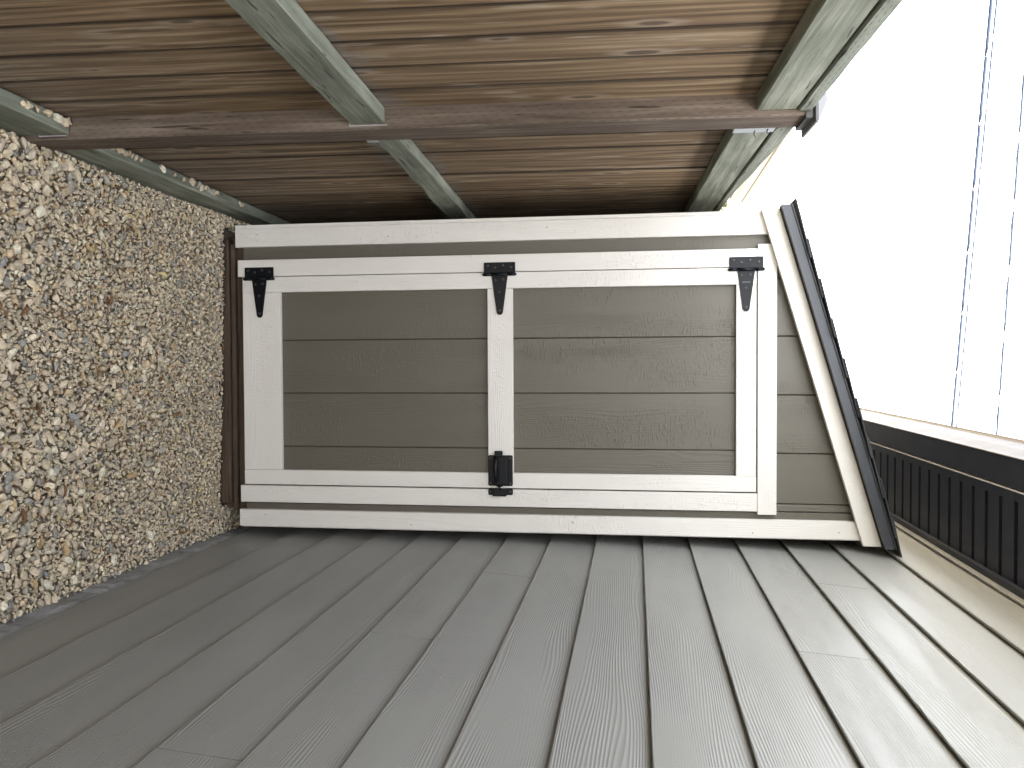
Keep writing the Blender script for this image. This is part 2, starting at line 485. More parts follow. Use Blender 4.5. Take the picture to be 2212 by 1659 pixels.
# rough skim of mortar at the foot of the wall
mm = MB(); n = 90
ysk = np.linspace(1.2, 3.4, n)
for i in range(n - 1):
    a = [ysk[i], ysk[i + 1]]
    pr = []
    for y in a:
        w = 0.010 + 0.010 * mnoise.noise(Vector((y * 9, 1, 0))) + 0.006 * mnoise.noise(Vector((y * 31, 5, 0)))
        zb = float(gz(0.65, y)) - 0.02
        zt = 0.030 + 0.008 * mnoise.noise(Vector((y * 13, 7, 0)))
        pr.append([(0.6575 - 0.004, y, zt), (0.6565 - max(w, 0.004), y, zt - 0.022), (0.6565 - max(w, 0.004) - 0.006, y, zb)])
    for k in range(2):
        mm.face([pr[0][k], pr[0][k + 1], pr[1][k + 1], pr[1][k]], [(a[0], k * .03), (a[0], k * .03 + .03), (a[1], k * .03 + .03), (a[1], k * .03)], True)
under(mm.build("mortar_skim", M['concrete']), house)

BZ = [0.0480, 0.2352, 0.4000, 0.5665, 0.7290, 0.8930, 1.0590, 1.2205, 1.3840, 1.5490, 1.7130, 1.8775, 2.0410, 2.2046, 2.3681, 2.5330]
JOINTS = {0: [3.9], 1: [0.2, 4.1], 2: [1.75 - 2.2, 5.0], 3: [2.9 + 1.5], 4: [1.3075, 4.97], 5: [1.950], 6: [2.554, -1.1], 7: [4.6], 8: [0.3, 4.2], 9: [5.2], 10: [-0.4, 4.0],
          11: [1.936], 12: [2.540, -1.2], 13: [4.4], 14: [0.6, 5.1]}
def siding_board(y0, y1, z0, z1):
    """lapped board: the foot stands 18 mm proud of the sheathing line, the head tucks behind the next board"""
    m = MB(); top = z1 + 0.026
    n = max(2, int((y1 - y0) / 0.4))
    c = [(0.6390, z0), (0.6540, top), (0.6610, top), (0.6510, z0 + 0.0015)]
    e = 0.0016
    prof = [(c[0][0] + e * .2, z0 + e), (0.6550, top - 0.002), (0.6630, top), (0.6480, z0 + 0.002), (c[0][0] + e, z0)]
    b = len(m.v)
    P5 = len(prof)
    ws = [0.0]
    for k in range(P5): ws.append(ws[-1] + math.dist(prof[k], prof[(k + 1) % P5]))
    for i in range(n + 1):
        y = y0 + (y1 - y0) * i / n
        jx = 0.0011 * mnoise.noise(Vector((y * 1.3, z0 * 7, 2))); jz = 0.0012 * mnoise.noise(Vector((y * 1.1, z0 * 5, 9)))
        for (x, z) in prof: m.v.append((x + jx, y, z + jz))
    for i in range(n):
        for k in range(P5):
            k2 = (k + 1) % P5
            u0, u1 = (y1 - y0) * i / n, (y1 - y0) * (i + 1) / n
            m.f.append((b + i * P5 + k, b + i * P5 + k2, b + (i + 1) * P5 + k2, b + (i + 1) * P5 + k))
            m.uv += [(u0, ws[k]), (u0, ws[k + 1]), (u1, ws[k + 1]), (u1, ws[k])]; m.sm.append(False)
    m.f.append(tuple(b + k for k in range(P5 - 1, -1, -1))); m.uv += [(0, 0)] * P5; m.sm.append(False)
    m.f.append(tuple(b + n * P5 + k for k in range(P5))); m.uv += [(0, 0)] * P5; m.sm.append(False)
    me = m.data("siding_board", M['siding'])
    bm = bmesh.new(); bm.from_mesh(me); bmesh.ops.recalc_face_normals(bm, faces=bm.faces); bm.to_mesh(me); bm.free()
    o = bpy.data.objects.new("siding_board", me); COL.objects.link(o)
    return under(o, house)
for i in range(15):
    cuts = [HY0] + sorted(JOINTS.get(i, [])) + [HY1]
    for a, b_ in zip(cuts[:-1], cuts[1:]):
        siding_board(a + 0.0012, b_ - 0.0012, BZ[i], BZ[i + 1])
siding_board(HY0, HY1, BZ[15], 2.57)
# trim channel where wall meets eave
under(bx("eave_channel", M['soffit'], None, (0.628, 0.660), (HY0, HY1), (2.562, 2.579), 'y'), house)

def soffit_panel(y0):
    m = MB(); w, p = 0.4060, 0.1015
    m.box((0.369, y0, 2.594), (0.275, 0, 0), (0, w, 0), (0, 0, 0.004))                    # recessed back
    m.box((0.369, y0, 2.580), (0.026, 0, 0), (0, w, 0), (0, 0, 0.014))                    # flat border
    for k in range(4):
        m.box((0.395, y0 + k * p, 2.580), (0.249, 0, 0), (0, p - 0.0225, 0), (0, 0, 0.014))
    return m.build("soffit_panel", M['soffit'])
sp0 = None
k = 0
y = 2.0 - 0.4075 * 11
while y < HY1:
    if sp0 is None:
        o = sp0 = soffit_panel(0.0)
    else:
        o = sp0.copy(); COL.objects.link(o)
    o.location = (0, y + (0.4575 * 0) + 0.16, 0.0)
    under(o, house)
    y += 0.4075
m = MB().box((0.3655, HY0, 2.5775), (0, HY1 - HY0, 0), (0, 0, 0.022), (0.0030, 0, 0))
under(m.build("soffit_lip", M['lip']), house)
under(bx("fascia", M['soffit'], None, (0.2745, 0.3600), (HY0, HY1), (2.580, 2.700), 'y', 0.003), house)  # added dark strip standing in for the gutter's shaded underside
gp = [(0.2740, 2.577), (0.2718, 2.5785), (0.2715, 2.594), (0.2690, 2.606), (0.2655, 2.619), (0.2600, 2.640), (0.2570, 2.680), (0.2560, 2.708), (0.2520, 2.713), (0.2465, 2.718), (0.2480, 2.722), (0.2600, 2.722)]
gm = MB()
for i in range(len(gp) - 1):
    (x0, z0), (x1, z1) = gp[i], gp[i + 1]
    gm.face([(x0, HY0 - .1, z0), (x0, HY1 + .1, z0), (x1, HY1 + .1, z1), (x1, HY0 - .1, z1)], [(0, 0), (10, 0), (10, .02), (0, .02)])
go = gm.build("gutter", M['gutter'])
md = go.modifiers.new("sheet", 'SOLIDIFY'); md.thickness = 0.0012; md.offset = 1
under(go, house)
rf = MB().prism([(0.262, HY0 - .2, 2.715), (4.6, HY0 - .2, 4.20), (9.0, HY0 - .2, 2.715)], (0, HY1 - HY0 + .4, 0))
under(rf.build("roof", M['shingle']), house)

# the wall stands 2 % farther off than measured at first: same picture, a deeper gap beside the shed
kk_ = 1.02
house.location = Vector((0, 0, H)) + (house.location - Vector((0, 0, H))) * kk_
house.scale = (kk_,) * 3

# ------------------------------------------------------------------ fence (built along its slope)
fence = tag(empty("fence", (FX0 + FK * 2.0, 2.0, 0.03)), "weathered brown plank fence with greenish rails and a brown post", "fence")
th = R(2.35)
fence.matrix_world = Matrix.Translation(fence.location) @ Matrix(((FK, 0, 1), (math.cos(th), math.sin(th), 0), (-math.sin(th), math.cos(th), 0))).to_4x4()
# local axes: X = along (s), Y = up (t), Z = towards the alley (n)
# keep a proper rotation
fence.rotation_euler = fence.matrix_world.to_3x3().normalized().to_euler()
def fb(name, mat, parent, s, t, n, long, bevel=0.0, segs=1, wob=None):
    o = (s[0], t[0], n[0]); ds, dt, dn = (s[1] - s[0], 0, 0), (0, t[1] - t[0], 0), (0, 0, n[1] - n[0])
    L, W, T = {'t': (dt, ds, dn), 's': (ds, dt, dn), 'n': (dn, ds, dt)}[long]
    return MB().box(o, L, W, T, segs, wob).build(name, mat, parent, bevel)

PITCH = 0.1425
for i in range(-28, 34):
    s0 = i * PITCH + 0.0060
    w = PITCH - random.uniform(0.0055, 0.0080)
    tilt = random.uniform(-0.0015, 0.0015); dn = random.uniform(-0.004, 0.0005)
    m = MB()
    wv = [(random.uniform(-.0008, .0008), random.uniform(-.0008, .0008)) for _k in range(13)]
    m.box((s0, -0.12, -0.0385 + dn), (0, 1.985, 0), (w, 0, 0), (0, 0, -0.018), 12, lambda q: wv[q])
    m.box((s0 + w - 0.004, -0.12, -0.0465 + dn), (0, 1.985, 0), (0.012, 0, 0), (0, 0, -0.006))      # tongue
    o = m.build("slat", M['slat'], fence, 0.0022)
    o.rotation_euler = (0, 0, tilt)

def rough_edge(amp, seed, cut=None):
    def f(i):
        a = amp * mnoise.noise(Vector((i * 0.45, seed, 0)))
        b = amp * mnoise.noise(Vector((i * 0.45, seed + 9, 0)))
        if cut: a += cut[0](i); b += cut[1](i)
        return (a, b)
    return f
P0, P1 = -0.019, 0.086
spans = [(-2.42, P0 - 0.002), (P1 + 0.002, 2.50), (2.61, 4.9), (-3.99, -2.53)]
LV = {0: dict(k=(0.068, 0.012), m=(0.806, 0.892), t=(1.772, 1.862), c=(1.8655, 1.8975)),
      1: dict(k=(0.072, 0.020), m=(0.813, 0.894), t=(1.7475, 1.841), c=(1.8450, 1.8880)),
      2: dict(k=(0.090, 0.0), m=(0.80, 0.889), t=(1.76, 1.849), c=(1.852, 1.889)),
      3: dict(k=(0.060, 0.0), m=(0.80, 0.889), t=(1.76, 1.849), c=(1.852, 1.889))}
for q, (a, b_) in enumerate(spans):
    lv = LV[q]; ns = 40
    ln = b_ - a
    # kickboard, its top slowly rising
    def kw(i, lv=lv): return (0.0, lv['k'][1] * (i / ns - 0.5) * (2.4 / 1.2) + 0.0015 * mnoise.noise(Vector((i * .7, q, 3))))
    fb("kickboard", M['rail'], fence, (a, b_), (-0.16, lv['k'][0]), (-0.0375, 0.0005), 's', 0.002, ns, kw)
    if q == 1:
        # wane: the lower arris of this rail is missing along its middle
        cut = (lambda i: 0.016 * math.exp(-((i - 4.5) / 4.0) ** 2) + 0.010 * math.exp(-((i - 11) / 2.0) ** 2) * 1.0, lambda i: 0.0)
        fb("rail", M['rail'], fence, (a, b_), lv['m'], (-0.0375, 0.0), 's', 0.0025, ns, rough_edge(0.003, 2, cut))
        cap_cut = (lambda i: 0.0, lambda i: -0.022 * (1 / (1 + math.exp(-(i - 10) * 0.6))) - 0.004 * math.exp(-((i - 7) / 1.6) ** 2))
    else:
        fb("rail", M['rail'], fence, (a, b_), lv['m'], (-0.0375, 0.0), 's', 0.0025, ns, rough_edge(0.0018, q))
        cap_cut = None
    fb("rail", M['rail'], fence, (a, b_), lv['t'], (-0.0375, 0.0), 's', 0.0025, ns, rough_edge(0.0018, q + 20))
    fb("cap_rail", M['cap'], fence, (a, b_), lv['c'], (-0.0900, 0.0045), 's', 0.003, ns, rough_edge(0.003, q + 30, cap_cut))
for ps in (0.0, 2.51 + 0.019, -2.525 + 0.019 + 0.0):
    p = fb("post", M['post'], fence, (ps + P0, ps + P1), (-0.4, 1.893), (-0.085, 0.0130), 't', 0.004, 24, rough_edge(0.0012, ps * 3 + 4))
    # metal cap: sleeve, flange, low pyramid
    m = MB(); c = (ps + (P0 + P1) / 2, -0.036)
    def ring(hw, t): return [(c[0] - hw, t, c[1] - hw), (c[0] + hw, t, c[1] - hw), (c[0] + hw, t, c[1] + hw), (c[0] - hw, t, c[1] + hw)]
    rs = [ring(0.0565, 1.884), ring(0.0565, 1.899), ring(0.070, 1.9025), ring(0.070, 1.9085), ring(0.004, 1.945)]
    for r0, r1 in zip(rs[:-1], rs[1:]):
        for j in range(4):
            j2 = (j + 1) % 4
            m.face([r0[j2], r0[j], r1[j], r1[j2]], [(0, 0), (.1, 0), (.1, .02), (0, .02)])
    m.face(rs[0], [(0, 0), (.1, 0), (.1, .1), (0, .1)])
    pc = m.build("post_cap", M['capmetal'], p)
    bm = bmesh.new(); bm.from_mesh(pc.data); bmesh.ops.remove_doubles(bm, verts=bm.verts, dist=1e-5); bmesh.ops.recalc_face_normals(bm, faces=bm.faces); bm.to_mesh(pc.data); bm.free()
# galvanised rail hangers beside the post
def hanger(s0, s1, t0, t1):
    m = MB()
    m.box((s0, t0 - 0.0022, -0.036), (s1 - s0, 0, 0), (0, 0.0015, 0), (0, 0, 0.040))
    m.box((s0, t0 - 0.0022, 0.0035), (s1 - s0, 0, 0), (0, t1 - t0, 0), (0, 0, 0.0014))
    return m.build("rail_hanger", M['galv'], fence)
hanger(0.088, 0.132, 0.811, 0.842)
hg = hanger(0.088, 0.150, 1.7455, 1.8450)
hanger(-0.0225, -0.0195, 0.806, 0.900)
hanger(-0.0225, -0.0195, 0.0, 0.075)
for (s_, t_, l_) in ((0.138, 1.797, 0.022), (0.124, 1.826, 0.014)):
    MB().tube([(s_ - 0.004, t_, 0.004), (s_ + 0.004, t_ - 0.002, 0.010), (s_ + 0.010, t_ + 0.004, 0.010 + l_ * 0.5)], [0.0022, 0.0018, 0.0008], 7).build("nail", M['screw'], hg)

# ------------------------------------------------------------------ shed
YT = 3.060                                       # front face of the corner boards and casings
shed = tag(empty("shed", (0.045, 3.09, -0.04)), "narrow taupe lean-to shed with cream trim and a black-hinged door", "shed")
def sx(name, mat, x, y, z, long='z', bevel=0.0012, parent=None, segs=1, wob=None):
    o = bx(name, mat, None, x, y, z, long, bevel, 1, segs, wob)
    return under(o, shed) if parent is None else childof(o, parent)
def childof(o, p):
    o.parent = p
    bpy.context.view_layer.update()
    o.matrix_parent_inverse = p.matrix_world.inverted()
    return o
RS = 0.2937
def rake_z(x): return 1.9541 + RS * (x + 0.5265)     # underside line of the rake board
YP = 3.083                                       # face of the panel boards
# body
sx("side_panel", M['panel'], (-0.512, -0.500), (3.095, 5.50), (0.040, 2.000), 'z')
m = MB().prism([(0.600, 3.095, 0.04), (0.600, 5.50, 0.04), (0.600, 5.50, 2.30), (0.600, 3.095, 2.30)], (0.012, 0, 0)); under(m.build("side_panel", M['panel']), shed)
m = MB().prism([(-0.5, 5.50, 0.04), (0.612, 5.50, 0.04), (0.612, 5.50, 2.29), (-0.5, 5.50, 1.97)], (0, 0.012, 0)); under(m.build("back_panel", M['panel']), shed)
m = MB().prism([(-0.499, 3.094, 0.043), (0.599, 3.094, 0.043), (0.599, 3.094, 2.29), (-0.499, 3.094, 1.965)], (0, 0.010, 0)); under(m.build("sheathing", M['sheath']), shed)
# grooved front boards round the door
def gable_board(x0, x1, zb):
    g_ = 0.0014
    a, b_ = x0 + g_, x1 - g_
    m = MB()
    segs_ = []
    m2 = [(a, YP, zb), (b_, YP, zb), (b_, YP, rake_z(b_) + 0.03), (a, YP, rake_z(a) + 0.03)]
    m.prism(m2, (0, 0.010, 0))
    # UVs along the height so that the grain runs up the board
    o = m.build("panel_board", M['panel'], None, 0.0022)
    uvl = o.data.uv_layers[0].data
    for lp in o.data.loops:
        v = o.data.vertices[lp.vertex_index].co
        uvl[lp.index].uv = (v.z, v.x + v.y)
    return under(o, shed)
GX = [-0.499, -0.291, -0.0895, 0.1165, 0.3220, 0.5275, 0.599]
gable_board(-0.499, -0.360, 0.043)
gable_board(-0.3596, -0.291, 1.955)
for i in range(1, 5): gable_board(GX[i], GX[i + 1] if i < 4 else 0.4995, 1.955)
gable_board(0.4995, 0.5275, 0.043)
gable_board(0.5275, 0.599, 0.043)
# corner boards
def slope_cut(name, x0, x1, y0, y1, zb, extra, par=None, mat='trim'):
    m = MB().prism([(x0, y0, zb), (x1, y0, zb), (x1, y0, rake_z(x1) + extra), (x0, y0, rake_z(x0) + extra)], (0, y1 - y0, 0))
    o = m.build(name, M[mat], None, 0.0012)
    uvl = o.data.uv_layers[0].data
    for lp in o.data.loops:
        v = o.data.vertices[lp.vertex_index].co
        uvl[lp.index].uv = (v.z, v.x + v.y)
    return under(o, shed)
slope_cut("corner_board", -0.5130, -0.4430, YT, YP - 0.001, 0.022, 0.020)
slope_cut("side_corner_board", -0.5265, -0.5136, YT + 0.0008, YT + 0.068, 0.022, 0.020)
slope_cut("corner_board", 0.5528, 0.6168, YT, YP - 0.001, 0.027, 0.020)
slope_cut("side_corner_board", 0.6130, 0.6235, YP, YT + 0.075, 0.027, 0.045)
# finishing nails, set just under the paint
def trim_nail(x, z, y, par):
    o = MB().tube([(x, y + 0.001, z), (x, y - 0.0003, z)], 0.0021, 8).build("nail", M['screw'], None)
    return under(o, shed)
for (x, z) in ((-0.489, 0.11), (-0.470, 0.62), (-0.487, 1.21), (-0.466, 1.77), (0.571, 0.13), (0.598, 0.70), (0.575, 1.30), (0.600, 1.93), (0.592, 2.22)):
    trim_nail(x, z, YT, shed)
# door casing
sx("casing", M['trim'], (-0.3945, -0.3318), (YT + .001, YP - 0.001), (0.0305, 1.9450), 'z')
sx("casing", M['trim'], (0.4612, 0.5245), (YT + .0015, YP - 0.001), (0.0315, 1.9455), 'z')
sx("head_casing", M['trim'], (-0.4095, 0.5353), (YT + .0005, YP - 0.001), (1.9465, 2.0110), 'x')
# floor frame and skids
sx("floor_rim", M['skid'], (-0.460, 0.560), (3.0985, 3.13), (0.0095, 0.0425), 'x', 0.002)
sx("skid", M['skid'], (-0.4600, 0.5600), (3.0830, 3.120), (-0.0100, 0.0090), 'x', 0.003)
sx("skid", M['skid'], (-0.4800, 0.5330), (3.0750, 3.120), (-0.0900, -0.0130), 'x', 0.003)
sx("floor_deck", M['skid'], (-0.46, 0.59), (3.131, 5.49), (-0.02, 0.040), 'y', 0.002)
for x_ in (-0.40, 0.47): sx("runner", M['skid'], (x_, x_ + 0.09), (3.121, 5.45), (-0.12, -0.021), 'y', 0.002)

# door
door = under(bx("door", M['sheath'], None, (-0.325, 0.452), (YP + 0.004, YP + 0.018), (0.052, 1.939), 'z'), shed)
DX0, DX1 = -0.3292, 0.4562
DT = (YT + 0.002, YP - 0.001)
def dpart(name, x, y, z, long='z', bevel=0.0012, mat='trim'):
    return childof(bx(name, M[mat], None, x, y, z, long, bevel), door)
dpart("stile", (DX0, -0.2712), DT, (0.0480, 1.9420))
dpart("stile", (0.4010, DX1), DT, (0.0480, 1.9420))
dpart("bottom_rail", (-0.2706, 0.4004), (DT[0] + .0006, DT[1]), (0.0483, 0.1972), 'z')
dpart("top_rail", (-0.2706, 0.4004), (DT[0] + .0006, DT[1]), (1.8735, 1.9417), 'z')
dpart("middle_rail", (-0.2706, 0.4004), (DT[0] + .0006, DT[1]), (0.9910, 1.0835), 'z')
for nm in ("bottom_rail", "top_rail", "middle_rail"):
    o = [c for c in door.children if c.name == nm][0]
    uvl = o.data.uv_layers[0].data
    for lp in o.data.loops:
        v = o.data.vertices[lp.vertex_index].co
        uvl[lp.index].uv = (v.x, v.z + v.y)
DG = [-0.2760, -0.0900, 0.1103, 0.3128, 0.4060]
for (z0, z1) in ((0.190, 0.995), (1.080, 1.880)):
    for i in range(4):
        m = MB()
        a, b_ = DG[i] + 0.0012, DG[i + 1] - 0.0012
        m.box((a, YP + 0.0015, z0), (0, 0, z1 - z0), (b_ - a, 0, 0), (0, 0.008, 0))
        o = m.build("panel_board", M['panel'], None, 0.0020)
        childof(o, door)

# hinges
def rounded(pts, r, seg=4):
    """outline (list of 2-D points) with rounded corners"""
    out = []
    n = len(pts)
    for i in range(n):
        p, a, c = Vector(pts[i]), Vector(pts[i - 1]), Vector(pts[(i + 1) % n])
        da, dc = (a - p).normalized(), (c - p).normalized()
        rr = min(r, (a - p).length * .45, (c - p).length * .45)
        p0, p1 = p + da * rr, p + dc * rr
        for k in range(seg + 1):
            t = k / seg
            out.append(tuple(p0 * (1 - t) ** 2 + p * 2 * t * (1 - t) + p1 * t * t))
    return out
def plate(name, pts2, y0, th_, mat, parent, bevel=0.0008):
    m = MB().prism([(x, y0, z) for x, z in pts2], (0, -th_, 0))
    return childof(m.build(name, mat, None, bevel), parent)
def screw(x, z, y, parent, r=0.0046):
    m = MB(); k = 12
    m.tube([(x, y, z), (x, y - 0.0012, z), (x, y - 0.0020, z)], [r, r * 0.92, r * 0.55], k, True, True)
    o = m.build("screw", M['screw'], None)
    s_ = MB().box((x - r * .55, y - 0.00215, z - 0.0005), (r * 1.1, 0, 0), (0, 0, 0.001), (0, 0.0004, 0))
    return childof(o, parent)
def hinge(zc, kx, worn=False):
    """T-hinge: cross plate on the casing, barrel over the joint, tapering strap on the door"""
    h = bpy.data.objects.new("hinge", None); COL.objects.link(h); h.location = (kx, YT, zc); h.empty_display_size = 0.03
    under(h, shed)
    bpy.context.view_layer.update()
    w = 0.0575
    yb = YT
    plate("plate", rounded([(kx - 0.0375, zc - w), (kx + 0.003, zc - w), (kx + 0.003, zc + w), (kx - 0.0375, zc + w)], 0.003), yb - 0.0002, 0.0030, M['black'], h)
    # barrel in three knuckles, pin ends showing
    for (a, b_) in ((-w - 0.001, -0.0305), (-0.0295, 0.0295), (0.0305, w + 0.001)):
        m = MB().tube([(kx + 0.0065, yb - 0.0052, zc + a), (kx + 0.0065, yb - 0.0052, zc + b_)], 0.0062, 14)
        childof(m.build("knuckle", M['black'], None), h)
    m = MB().tube([(kx + 0.0065, yb - 0.0052, zc - w - 0.0045), (kx + 0.0065, yb - 0.0052, zc + w + 0.0045)], 0.0038, 12)
    childof(m.build("pin", M['black'], None), h)
    x0, x1 = kx + 0.0090, kx + 0.1525
    plate("strap", [(x0, zc - 0.0300), (x1 - 0.008, zc - 0.0115), (x1 - 0.003, zc - 0.0085), (x1, zc - 0.0035), (x1, zc + 0.0035), (x1 - 0.003, zc + 0.0085), (x1 - 0.008, zc + 0.0115), (x0, zc + 0.0300)],
          yb + 0.0015, 0.0035, M['black'], h)
    yf = yb - 0.0032
    for (dx, dz) in ((-0.0255, -0.043), (-0.0185, -0.0165), (-0.0265, 0.0125), (-0.0195, 0.042)): screw(kx + dx, zc + dz, yf, h)
    for (dx, dz) in ((0.0270, -0.0155), (0.0245, 0.0135), (0.0700, -0.001), (0.1370, 0.0)): screw(kx + dx, zc + dz, yb - 0.0020, h)
    if worn:
        m = MB()
        for q in range(8):
            m.box((kx + 0.0500 - (0.0006 if q % 3 else 0), yb - 0.0022, zc - 0.0125 + q * 0.0034), (0.0012 + 0.0006 * (q % 2), 0, 0), (0, 0, 0.0019), (0, 0.0004, 0))
        childof(m.build("stamped_mark", M['galv'], None), h)
        tag(h, "hinge with a stamped mark and clearer screws")
    return h
hinge(0.1172, -0.3285)
hinge(1.0370, -0.3280)
hinge(1.9065, -0.3285, True)

# gate latch
la = bpy.data.objects.new("latch", None); COL.objects.link(la); la.location = (0.40, YT, 1.037); la.empty_display_size = 0.03
under(la, shed); bpy.context.view_layer.update()
yb = YT + 0.0018
plate("back_plate", rounded([(0.3356, 0.9912), (0.4482, 0.9912), (0.4482, 1.0818), (0.3356, 1.0818)], 0.007), yb, 0.0032, M['black'], la)
plate("thumb_tab", rounded([(0.3186, 1.0166), (0.3400, 1.0166), (0.3400, 1.0470), (0.3186, 1.0470)], 0.004), yb - 0.012, 0.005, M['black'], la, 0.0015)
m = MB().box((0.338, yb - 0.0032, 1.0115), (0.108, 0, 0), (0, 0, 0.0525), (0, -0.012, 0)); o = m.build("housing", M['black'], None, 0.005, 3); childof(o, la)
m = MB().tube([(0.345, yb - 0.012, 1.0215), (0.352, yb - 0.021, 1.0215), (0.372, yb - 0.026, 1.0215), (0.402, yb - 0.026, 1.0215), (0.424, yb - 0.022, 1.0215), (0.432, yb - 0.012, 1.0215)], [0.006, 0.0085, 0.0095, 0.0095, 0.0085, 0.006], 14)
childof(m.build("handle", M['black'], None), la)
m = MB().box((0.352, yb - 0.0125, 1.0335), (0.078, 0, 0), (0, 0, 0.0012), (0, -0.006, 0)); childof(m.build("bolt_rib", M['black'], None, 0.0004), la)
m = MB().box((0.340, yb - 0.0115, 1.0600), (0.104, 0, 0), (0, 0, 0.0060), (0, -0.0030, 0)); childof(m.build("side_flange", M['black'], None, 0.001), la)
m = MB().tube([(0.444, yb - 0.009, 1.0360), (0.462, yb - 0.009, 1.0360)], 0.0088, 14); childof(m.build("bolt", M['black'], None), la)
m = MB().tube([(0.4522, yb - 0.0145, 1.0275), (0.4522, yb - 0.0145, 1.0445)], 0.0026, 10); childof(m.build("spring_pin", M['steel'], None), la)
plate("keeper_plate", rounded([(0.4572, 0.9914), (0.4812, 0.9914), (0.4812, 1.0820), (0.4572, 1.0820)], 0.006), yb, 0.0032, M['black'], la)
m = MB().box((0.4560, yb - 0.0032, 1.0080), (0.0290, 0, 0), (0, 0, 0.0520), (0, -0.0130, 0)); childof(m.build("keeper", M['black'], None, 0.004, 3), la)
for (x, z) in ((0.3455, 1.0730), (0.4385, 1.0730), (0.3455, 0.9990), (0.4385, 0.9990), (0.4690, 1.0735), (0.4690, 0.9985)): screw(x, z, yb - 0.0032, la, 0.0042)

# rake board, roof
def raked(name, mat, x0, x1, y0, y1, d0, d1, bevel=0.0012):
    m = MB().prism([(x0, y0, rake_z(x0) + d0), (x1, y0, rake_z(x1) + d0), (x1, y0, rake_z(x1) + d1), (x0, y0, rake_z(x0) + d1)], (0, y1 - y0, 0))
    o = m.build(name, mat, None, bevel)
    uvl = o.data.uv_layers[0].data
    for lp in o.data.loops:
        v = o.data.vertices[lp.vertex_index].co
        uvl[lp.index].uv = (v.x * 1.042, v.z - rake_z(v.x) + v.y)
    return under(o, shed)
raked("rake_board", M['trim'], -0.5268, 0.6322, 3.035, YT - 0.0006, 0.0, 0.0595)
raked("rake_backing", M['trim'], -0.5255, 0.6240, YT + 0.0246, 3.094, 0.012, 0.056)
roof = raked("roof", M['sheath'], -0.528, 0.630, 3.008, 5.60, 0.0605, 0.0760, 0.0)
# metal drip edge: hem, face, nose
def drip(name, y0, y1, d0, d1): 
    m = MB().prism([(x, y0, rake_z(x) + d) for x, d in ((-0.532, d0), (0.6325, d0), (0.6345, (d0 + d1) / 2), (0.6305, d1), (-0.534, d1))], (0, y1 - y0, 0))
    return childof(m.build(name, M['drip'], None, 0.0006), roof)
drip("drip_hem", 2.9930, 3.0340, 0.0605, 0.0680)
drip("drip_face", 2.9975, 3.0070, 0.0682, 0.0935)
drip("drip_nose", 2.9920, 3.0070, 0.0940, 0.0985)
# shingles, course by course up the slope
sl = Vector((1, 0, RS)).normalized(); up = Vector((-RS, 0, 1)).normalized()
EXP = 0.1400
proto = {}
for c_ in range(9):
    s0 = -0.020 + c_ * EXP
    ln = 0.205 if c_ < 7 else (0.205 if c_ == 7 else 0.130)
    yj = 2.978 + random.uniform(-0.006, 0.004)
    first = True
    while yj < 5.60:
        wd = (0.33 if not first else random.choice((0.16, 0.24, 0.33)))
        o0 = Vector((-0.5268, yj, rake_z(-0.5268) + 0.1000)) + sl * s0 + up * (0.0075)
        m = MB()
        nn = 6
        L_ = sl * ln - up * 0.0085
        m.box(o0, L_, (0, min(wd, 5.63 - yj) - 0.003, 0), up * 0.0042, nn, lambda i: (random.uniform(-.002, .002), 0))
        o = m.build("shingle", M['shingle'], None)
        childof(o, roof)
        yj += wd; first = False

# ------------------------------------------------------------------ neighbour beyond the fence, tree, wires
nb = tag(empty("neighbour_house", (-3.4, 10.0, -0.3)), "neighbouring beige house showing only its tan gutter above the fence", "house")
under(bx("wall", M['neighbour'], None, (-9.0, -3.45), (3.0, 16.2), (-0.3, 3.20), 'y'), nb)
m = MB().prism([(-3.10, 2.7, 3.40), (-6.3, 2.7, 4.35), (-9.5, 2.7, 3.40)], (0, 13.8, 0)); under(m.build("roof", M['shingle']), nb)
under(bx("fascia", M['ngutter'], None, (-3.12, -3.09), (2.7, 16.45), (3.24, 3.395), 'y'), nb)
under(bx("soffit", M['ngutter'], None, (-3.45, -3.12), (2.7, 16.45), (3.23, 3.24), 'y'), nb)
gp = [(-3.088, 3.27), (-3.03, 3.272), (-3.03, 3.30), (-3.005, 3.36), (-3.000, 3.47), (-2.975, 3.485), (-2.972, 3.505), (-2.99, 3.506)]
m = MB()
for i in range(len(gp) - 1):
    (x0, z0), (x1, z1) = gp[i], gp[i + 1]
    m.face([(x0, 2.6, z0), (x1, 2.6, z1), (x1, 16.5, z1 + .03), (x0, 16.5, z0 + .03)], [(0, 0), (0, .02), (10, .02), (10, 0)])
o = m.build("gutter", M['ngutter']); md = o.modifiers.new("sheet", 'SOLIDIFY'); md.thickness = 0.003; md.offset = 0
under(o, nb)

tree = tag(empty("tree", (-4.1, 22.5, -0.3)), "leafy yellow-green tree glimpsed past the end of the tan gutter", "tree")
mt = MB()
mt.tube([(-4.1, 22.5, -0.3), (-4.12, 22.5, 1.0), (-4.06, 22.5, 2.2), (-4.1, 22.45, 3.2)], [0.13, 0.10, 0.07, 0.03], 10)
for q in range(7):
    a = q * 0.9; z0 = 1.4 + 0.25 * q
    mt.tube([(-4.09, 22.5, z0), (-4.09 + 0.5 * math.cos(a), 22.5 + 0.5 * math.sin(a), z0 + 0.45), (-4.09 + 0.9 * math.cos(a), 22.5 + 0.9 * math.sin(a), z0 + 0.75)], [0.04, 0.025, 0.008], 7)
under(mt.build("trunk", M['bark']), tree)
lf = MB()
cl = [(Vector((-4.1 + random.gauss(0, .55), 22.5 + random.gauss(0, .55), 2.9 + random.gauss(0, .55))), random.uniform(.18, .42)) for _k in range(46)]
